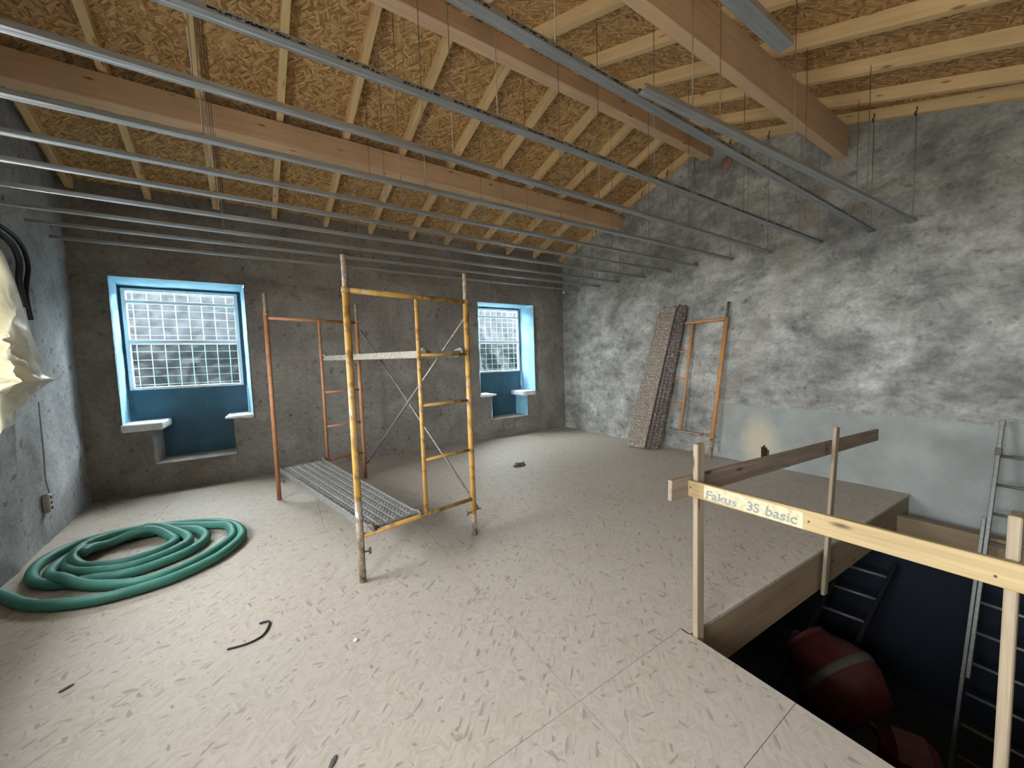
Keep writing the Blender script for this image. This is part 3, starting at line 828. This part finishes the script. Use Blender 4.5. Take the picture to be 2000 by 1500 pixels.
def plank(label, b0, b1, t0, t1, depth, mat, rail_sign):
    """pressed steel plank: bottom corners b0,b1, top corners t0,t1; depth vector points away from the face"""
    b0, b1, t0, t1 = [V(p) for p in (b0, b1, t0, t1)]; dep = V(depth)
    c = (b0 + b1) / 2
    root = empty('scaffold_plank', c, label, 'plank', 'steel scaffold planks against the right wall')
    nu, nv = 6, 46
    vs_ = []; fs_ = []
    nrm = -dep.normalized()
    for j in range(nv + 1):
        for i in range(nu + 1):
            u = i / nu; v = j / nv
            p = b0.lerp(b1, u).lerp(t0.lerp(t1, u), v)
            vs_.append(p + nrm * (.006 if (i % 2 == 1) else 0) - c)
    for j in range(nv):
        for i in range(nu):
            k = j * (nu + 1) + i; fs_.append((k, k + 1, k + nu + 2, k + nu + 1))
    n0 = len(vs_); vs_ += [v - nrm * .006 for v in vs_[:n0]]; fs_ += [tuple(q + n0 for q in f[::-1]) for f in fs_[:]]
    mesh('plank_face', vs_, fs_, mat, root, False, Matrix.Translation(c))
    bm = bmesh.new()
    for j in range(2, 44):
        for i in range(5):
            u = (i + .5) / 5 + (.05 if j % 2 else -.05); v = j / 45
            p = b0.lerp(b1, u).lerp(t0.lerp(t1, u), v) + nrm * .006
            r = bmesh.ops.create_icosphere(bm, subdivisions=1, radius=.010)
            bmesh.ops.translate(bm, verts=r['verts'], vec=p - c)
    tag(from_bm('stud_pattern', bm, mat, root, False, Matrix.Translation(c)), kind='stuff')
    for p, q in ((b0, t0), (b1, t1)):
        bar('side_rail', p + dep * .5, q + dep * .5, .02, dep.length, mat, root, up=dep.normalized())
    for p, q in ((b0, b1), (t0, t1)):
        bar('end_rail', p + dep * .4, q + dep * .4, .02, dep.length * .7, mat, root, up=dep.normalized())
    ax = (t0 - b0).normalized()
    for e, s in ((b0.lerp(b1, .2), -1), (b0.lerp(b1, .8), -1), (t0.lerp(t1, .2), 1), (t0.lerp(t1, .8), 1)):
        e2 = e + dep * .5
        sweep('hook', [e2 - ax * s * .03, e2 + ax * s * .022, e2 + ax * s * .03 + dep * .3], .016, mat, root, 6)
    return root
plank('pale cement-caked steel plank leaning on the right wall', (5.10, 4.315, .03), (5.165, 3.985, .03), (5.53, 3.915, 2.40), (5.545, 3.635, 2.385), (.05, .012, -.01), 'plank1', 1)
plank('dark side-turned steel plank leaning behind the pale one', (5.21, 3.955, .03), (5.345, 3.80, .03), (5.545, 3.585, 2.40), (5.575, 3.45, 2.37), (.035, .04, -.01), 'plank2', 1)

# ------------------------------------------------------------------ guard rail round the stair hole
gr = empty('guard_rail', (1.92, 1.10, 0), 'makeshift wooden guard rail of two boards on posts round the stair hole', 'railing')
def post(lo, hi, mat, lean=0):
    lo = V(lo); hi = V(hi)
    p0 = V(((lo.x + hi.x) / 2, (lo.y + hi.y) / 2, lo.z)); p1 = V((p0.x + lean, p0.y, hi.z))
    o = bar('post', p0, p1, hi.x - lo.x, hi.y - lo.y, mat, gr, up=(0, 1, 0), bev=.004); return o
post((1.889, 1.108, -.30), (1.960, 1.136, 1.108), 'post_old')
post((3.50, 1.02, -.34), (3.575, 1.044, .985), 'post_old', .18)
post((1.897, .078, -.30), (1.975, .106, 1.065), 'post_old')
fb = bar('rail_board', (1.872, 1.172, .862), (1.872, -.35, .893), .024, .088, 'board_new', gr)
bar('rail_board', (1.715, 1.160, .876), (4.93, 1.060, .752), .024, .112, 'board_old', gr)
# faded print on the yellow board
def text(body, size, y, z, w):
    cu = bpy.data.curves.new('t', 'FONT'); cu.body = body; cu.size = size; cu.extrude = .0003; cu.shear = .12; cu.offset = .0012
    o = bpy.data.objects.new('t', cu); C.objects.link(o)
    dg = bpy.context.evaluated_depsgraph_get(); me = bpy.data.meshes.new_from_object(o.evaluated_get(dg))
    C.objects.unlink(o); bpy.data.objects.remove(o)
    xs_ = [v.co.x for v in me.vertices]; sc = w / (max(xs_) - min(xs_))
    for v in me.vertices: v.co = V(((v.co.x - min(xs_)) * sc, v.co.y, v.co.z))
    me.materials.clear(); me.materials.append(MT['ink'])
    # letters read along -Y on the face that looks towards -X
    m = Matrix(((0, 0, -1, 1.8585), (-1, 0, 0, y), (0, 1, 0, z), (0, 0, 0, 1)))
    ob = bpy.data.objects.new('printed_text', me); link(ob, fb, m)
sl = -.031 / 1.522
zz = lambda y: .862 - (y - 1.172) * .0204 - .028
box('print_patch', (1.8592, .62, .832), (1.8602, 1.055, .905), 'patch', fb, 0)
text('Fakus', .062, 1.045, zz(1.0), .155)
text('3S', .062, .845, zz(.8), .056)
text('basic', .062, .765, zz(.7), .125)
for y in (1.13, .60, .12): tube('nail', (1.857, y, .872), (1.862, y, .872), .004, 'nail', fb, 8)

# ------------------------------------------------------------------ ladder standing in the hole
ld = empty('extension_ladder', (4.68, .25, -2.19), 'aluminium extension ladder rising from the stair hole to the right wall', 'ladder')
t0, b0 = V((5.60, .37, .88)), V((4.682, .455, -2.17))
wv = V((0, -.42, 0)); ax = (b0 - t0).normalized(); nv_ = V((-ax.z, 0, ax.x)).normalized()
if nv_.x > 0: nv_ = -nv_
for s in (0, 1):
    bar('rail', t0 + wv * s, t0.lerp(b0, .72) + wv * s, .026, .062, 'alu', ld, up=nv_)
    bar('rail', t0.lerp(b0, .28) + wv * (s * .9 + .05) + nv_ * -.07 + V((0, .055 * (1 - 2 * s), 0)), b0 + wv * (s * .9 + .05) + nv_ * -.07 + V((0, .055 * (1 - 2 * s), 0)), .026, .062, 'alu', ld, up=nv_)
    q = t0.lerp(b0, .075) + wv * s
    bar('rail_bracket', q, q + ax * .07, .036, .078, 'steel_dark', ld, up=nv_)
    bar('rail_cap', t0 + wv * s - ax * .02, t0 + wv * s + ax * .03, .032, .07, 'alu', ld, up=nv_)
L_ = (b0 - t0).length
for k in range(13):
    p = t0 + ax * (.31 + .265 * k)
    if p.z < -2.1: break
    tube('rung', p, p + wv, .0135, 'alu', ld, 10)

# ------------------------------------------------------------------ down in the dark: a second ladder and the concrete mixer
l2 = empty('wooden_ladder', (4.07, 1.4, -2.19), 'ladder with shade-black rails leaning below the platform edge in the stair hole', 'ladder')
ta, tb = V((5.40, .98, -.72)), V((4.07, 1.275, -2.175))
ax2 = (tb - ta).normalized(); w2 = V((-.06, .36, 0))
for s in (0, 1): bar('rail', ta + w2 * s, tb + w2 * s, .03, .06, 'black', l2)  # rails coloured black to vanish in the pit, shade put into the colour
for k in range(7): p = ta + ax2 * (.15 + .27 * k); tube('rung', p, p + w2, .016, 'alu', l2, 8)

mx_ = empty('concrete_mixer', (3.9, .93, -2.2), 'red concrete mixer standing in the dark below the stair hole', 'mixer')
K = .85
def lathe(nm, prof, mat, parent, m, seg=28):
    vs_ = []; fs_ = []
    for (x, r) in prof:
        for k in range(seg):
            a = 2 * math.pi * k / seg; vs_.append((x, math.cos(a) * r, math.sin(a) * r))
    for i in range(len(prof) - 1):
        for k in range(seg): fs_.append((i * seg + k, i * seg + (k + 1) % seg, (i + 1) * seg + (k + 1) % seg, (i + 1) * seg + k))
    fs_.append(tuple(range(seg - 1, -1, -1)))
    return mesh(nm, vs_, fs_, mat, parent, True, m)
S_ = lambda x, y, z: V((x * K, y * K, 1.6 + (z - 1.6) * K))
md = basis(S_(4.55, 1.0, -1.92), S_(4.72, 1.5, -1.65)) @ Matrix.Scale(K, 4)
dr = lathe('drum', [(-.36, .16), (-.33, .27), (-.1, .40), (.05, .41), (.3, .26), (.36, .24), (.37, .25), (.36, .22), (.2, .24), (-.3, .2)], 'mixer_red', mx_, md)
lathe('drum_band', [(-.04, .405), (-.03, .418), (.03, .42), (.04, .41)], 'steel_dark', mx_, md)
sweep('tilt_wheel', [S_(4.80 + .17 * math.cos(a) * .4, 1.60 + .10 * math.cos(a), -1.78 + .17 * math.sin(a)) for a in [i * math.pi / 12 for i in range(25)]], .013, 'alu', mx_, 8)
tube('yoke', S_(4.35, .75, -1.95), S_(4.85, 1.62, -1.78), .027, 'mixer_red', mx_)
bm = bmesh.new(); bm_box(bm, (0, 0, 0), (.30, .31, .40), .07)
from_bm('motor_housing', bm, 'mixer_red', mx_, False, Matrix.Translation(S_(4.33, .66, -1.98)) @ Matrix.Rotation(.4, 4, 'Z'))
for p, q in (((4.5, .85, -2.0), (3.55, .35)), ((4.5, .85, -2.0), (4.05, .45)), ((4.75, 1.4, -1.95), (3.65, 1.45)), ((4.75, 1.4, -1.95), (4.2, 1.38))):
    tube('leg', S_(*p), (q[0], q[1], -2.2), .02, 'mixer_red', mx_)

# ------------------------------------------------------------------ hose on the floor
raw = [[-1.815, 4.11], [-1.79, 4.08], [-1.737, 4.015], [-1.637, 3.883], [-1.511, 3.759], [-1.357, 3.664], [-1.16, 3.593], [-0.944, 3.591], [-0.759, 3.646], [-0.563, 3.798], [-0.451, 4.004], [-0.411, 4.201], [-0.458, 4.417], [-0.544, 4.578], [-0.707, 4.748], [-0.907, 4.86], [-1.196, 4.959], [-1.456, 4.986], [-1.667, 4.904], [-1.754, 4.776], [-1.794, 4.63], [-1.78, 4.46], [-1.735, 4.311], [-1.658, 4.168], [-1.533, 4.053],
       [-1.428, 4.005], [-1.31, 3.982], [-1.173, 3.935], [-1.024, 3.937], [-0.829, 4.04], [-0.722, 4.181], [-0.695, 4.343], [-0.733, 4.48], [-0.829, 4.633], [-1.021, 4.745], [-1.225, 4.804], [-1.435, 4.777], [-1.576, 4.684], [-1.649, 4.526], [-1.653, 4.37], [-1.626, 4.262], [-1.542, 4.105], [-1.413, 3.961],
       [-1.229, 3.83], [-1.074, 3.739], [-0.922, 3.706], [-0.78, 3.763], [-0.605, 3.949], [-0.502, 4.141], [-0.49, 4.303], [-0.549, 4.484], [-0.662, 4.615], [-0.89, 4.758], [-1.166, 4.819], [-1.413, 4.823], [-1.549, 4.702], [-1.597, 4.522], [-1.577, 4.378], [-1.527, 4.266], [-1.438, 4.181],
       [-1.31, 4.111], [-1.157, 4.062], [-1.008, 4.1], [-0.882, 4.202], [-0.82, 4.331], [-0.85, 4.478], [-0.949, 4.638], [-1.114, 4.759], [-1.278, 4.768], [-1.436, 4.698], [-1.533, 4.58], [-1.557, 4.46], [-1.516, 4.35],
       [-1.414, 4.261], [-1.241, 4.185], [-1.087, 4.207], [-0.972, 4.305], [-0.93, 4.411], [-0.977, 4.549], [-1.098, 4.68], [-1.251, 4.706], [-1.401, 4.653], [-1.478, 4.541], [-1.498, 4.417]]
HR = .036
pts2 = catmull([(x, y, 0) for x, y in raw], 7)
# stack crossings: each point rises over earlier strands lying within two radii
zs = []
for i, p in enumerate(pts2):
    z = HR + .002
    for j in range(0, i - 30, 2):
        q = pts2[j]; d = math.hypot(p.x - q.x, p.y - q.y)
        if d < 2 * HR: z = max(z, min(zs[j], HR * 3.1) + math.sqrt(max(0, (1.75 * HR) ** 2 - d * d)) * .8)
    zs.append(min(z, .15))
for _ in range(10): zs = [max(HR + .002, (zs[max(i - 1, 0)] + zs[i] * 2 + zs[min(i + 1, len(zs) - 1)]) / 4) for i in range(len(zs))]
pts2 = [V((p.x, p.y, z)) for p, z in zip(pts2, zs)]
# resample finely so the spiral ribs are real
fine = []
for a, b in zip(pts2, pts2[1:]):
    n_ = max(1, int((b - a).length / .0085))
    fine += [a.lerp(b, k / n_) for k in range(n_)]
hose = sweep('ribbed_hose', fine, lambda i: HR + (.0022 if i % 2 else -.0018), 'hose', None, 14)
tag(hose, 'thick green ribbed hose coiled on the floor by the left wall', 'hose')

# ------------------------------------------------------------------ left wall things
edge_pts = [(2.75, 4.42), (2.66, 4.50), (2.558, 4.623), (2.357, 4.735), (2.009, 4.85), (1.746, 4.958), (1.585, 5.009), (1.552, 5.07), (1.53, 5.12), (1.487, 5.09), (1.344, 4.80), (1.314, 4.68), (1.207, 4.66), (1.186, 4.50), (1.034, 4.23), (.98, 4.05)]
def edge_y(z):
    for (z0, y0), (z1, y1) in zip(edge_pts, edge_pts[1:]):
        if z1 <= z <= z0: t = (z0 - z) / (z0 - z1); return y0 + (y1 - y0) * t
    return edge_pts[-1][1] if z < edge_pts[-1][0] else edge_pts[0][1]
nu, nv = 46, 90
vs_ = []; fs_ = []
for j in range(nv + 1):
    z = 2.75 + (.985 - 2.75) * j / nv
    yr_ = edge_y(z)
    for i in range(nu + 1):
        u = i / nu
        y = 4.0 + (yr_ - 4.0) * u
        w_ = (y - 4.0) * 8 + fbm(V((y * 2, 1, z * 1.6)), 3) * 3 + (2.75 - z) * .9
        fold = math.sin(w_ * 1.9) * .045 * (.4 + .6 * (2.8 - z) / 1.8) * max(0, 1 - u) ** .5
        crease = (-.13 * abs(fbm(V((y * 6 + z * 3, 3, z * 6)), 4)) - .05 * abs(fbm(V((y * 14 - z * 6, 8, z * 9)), 3))) * (1 if z < 1.9 else .3) * max(0, 1 - u) ** .6
        lip = .05 * math.exp(-((z - (1.56 - .02 * u)) / .035) ** 2) - (.06 if z < 1.55 else 0)
        under_fold = 0
        x = -1.79 + fold + crease + lip + .05 * (1 - u) - .06 * max(0, u - .85) * 5 * .3
        x = max(x, xl(y) + .045)
        vs_.append(V((x, y, z)))
for j in range(nv):
    for i in range(nu):
        k = j * (nu + 1) + i; fs_.append((k, k + 1, k + nu + 2, k + nu + 1))
o0 = V((-1.79, 4.5, .985))
sheet = mesh('plastic_sheet', [v - o0 for v in vs_], fs_, 'film', None, True, Matrix.Translation(o0))
md_ = sheet.modifiers.new('thickness', 'SOLIDIFY'); md_.thickness = .003
tag(sheet, 'creased cream plastic sheet hanging against the left wall', 'plastic sheet')
cd = sweep('black_conduit', catmull([(xl(5.0) + 0.075, 4.72, 2.84), (xl(5.0) + 0.085, 4.95, 2.80), (xl(5.1) + 0.080, 5.12, 2.72), (xl(5.1) + 0.075, 5.17, 2.58), (xl(5.1) + 0.075, 5.12, 2.44), (xl(5.1) + 0.075, 5.09, 2.30), (xl(5.1) + 0.075, 5.12, 2.1)], 6), .017, 'black', None, 10)
tag(cd, 'black conduit looping out of the left wall above the plastic sheet', 'conduit')
cd2 = sweep('black_conduit', catmull([(xl(5.0) + 0.070, 4.75, 2.78), (xl(5.0) + 0.075, 4.94, 2.72), (xl(5.05) + 0.075, 5.03, 2.60), (xl(5.05) + 0.070, 5.01, 2.42), (xl(5.05) + 0.075, 5.02, 2.2)], 6), .022, 'black', None, 10)
tag(cd2, 'inner black conduit hidden half behind the plastic sheet', 'conduit')
cord = sweep('electric_cord', catmull([(xl(5.2) + .04, 5.20, 1.35), (xl(5.2) + .035, 5.205, 1.1), (xl(5.22) + .03, 5.215, .85), (xl(5.22) + .03, 5.20, .62), (xl(5.22) + .035, 5.225, .48)], 5), .006, 'cord', None, 8)
tag(cord, 'thin grey cord hanging down the left wall to the socket box', 'cord')
bx_ = empty('socket_box', (xl(5.22) + .02, 5.225, .30), 'beige box with three dark holes low on the left wall', 'socket box')
bxx = xl(5.22)
box('body', (bxx - .01, 5.185, .295), (bxx + .04, 5.265, .475), 'box', bx_, .012)
for z in (.335, .385, .435): tube('hole', (bxx + .039, 5.225, z), (bxx + .0425, 5.225, z), .016, 'dark', bx_, 12)

# ------------------------------------------------------------------ scraps on the floor
rb = lump('rubble_clump', (2.95, 4.51, .018), (.085, .05, .03), 'debris', None, 2, 3, .7)
tag(rb, 'small dark clump of rubble in the middle of the floor', 'rubble')
st = sweep('cable_tie', catmull([(-.215, 2.70, .006), (-.165, 2.685, .008), (-.17, 2.62, .007), (-.20, 2.56, .006), (-.27, 2.54, .005), (-.36, 2.555, .005)], 5), .0055, 'strap', None, 6)
tag(st, 'bent black strap lying on the floor before the hose', 'strap')
tag(lump('plaster_crumb', (.266, 2.203, .006), (.014, .012, .008), 'whitebit', None, 4, 1, .3), 'tiny white plaster crumb on the floor near the camera', 'crumb')
tag(lump('wood_chip', (.076, 1.562, .004), (.035, .012, .005), 'chip', None, 6, 1, .3, 1.0), 'dark wood chip at the bottom edge of the floor', 'wood chip')
tag(lump('wood_chip', (-1.026, 2.716, .004), (.03, .012, .004), 'chip', None, 8, 1, .3, .6), 'dark wood chip on the bright floor below the hose', 'wood chip')
tag(sweep('straw', [V((-1.90, 6.20, .006)), V((-1.86, 6.14, .012)), V((-1.83, 6.06, .006))], .006, 'straw', None, 6), 'yellow straw on the floor by the back left corner', 'straw')

# ------------------------------------------------------------------ outside the windows: wire fence and black tarp
def fence(x0, x1, label):
    y = 7.18
    root = empty('wire_fence', ((x0 + x1) / 2, y, .9), label, 'fence', 'wire fence panels outside the windows')
    x = x0
    while x < x1: tube('vertical_wire', (x, y, .3), (x, y, 3.0), .0045, 'wire', root, 6); x += .148
    for px in (x0 - .03, x1 + .03): tube('fence_post', (px, y, -2.96), (px, y, 3.1), .02, 'wire', root, 10)
    z = .35
    while z < 3.0: tube('cross_wire', (x0, y + .008, z), (x1, y + .008, z), .0028, 'wire', root, 6); z += .118
fence(-2.15, -.1, 'green wire fence outside the left window')
fence(3.0, 5.0, 'green wire fence outside the right window')
def tarp(x0, x1, label, seed):
    nu, nv = 110, 100; vs_ = []; fs_ = []; y0 = 9.2
    for j in range(nv + 1):
        for i in range(nu + 1):
            u = i / nu; v = j / nv; x = x0 + (x1 - x0) * u; z = -2.96 + 6.22 * v
            k = x * 5.5 + z * 4.0 + fbm(V((x * 1.5 + seed, 2, z)), 3) * 2.2
            f = math.sin(k) * .10 * (1.0 if z < 1.8 else .3) + fbm(V((x * 6 + seed, 7, z * 9)), 4) * .05
            vs_.append(V((x, y0 + f + .12 * v, z)))
    for j in range(nv):
        for i in range(nu):
            k = j * (nu + 1) + i; fs_.append((k, k + 1, k + nu + 2, k + nu + 1))
    o0 = V(((x0 + x1) / 2, y0, -2.96))
    o = mesh('black_tarp', [v - o0 for v in vs_], fs_, 'tarp', None, True, Matrix.Translation(o0))
    tag(o, label, 'tarp', 'black tarps outside the windows')
tarp(-5.0, 1.35, 'creased black tarp behind the wire outside the left window', 3)
tarp(1.5, 7.6, 'creased black tarp behind the wire outside the right window', 11)
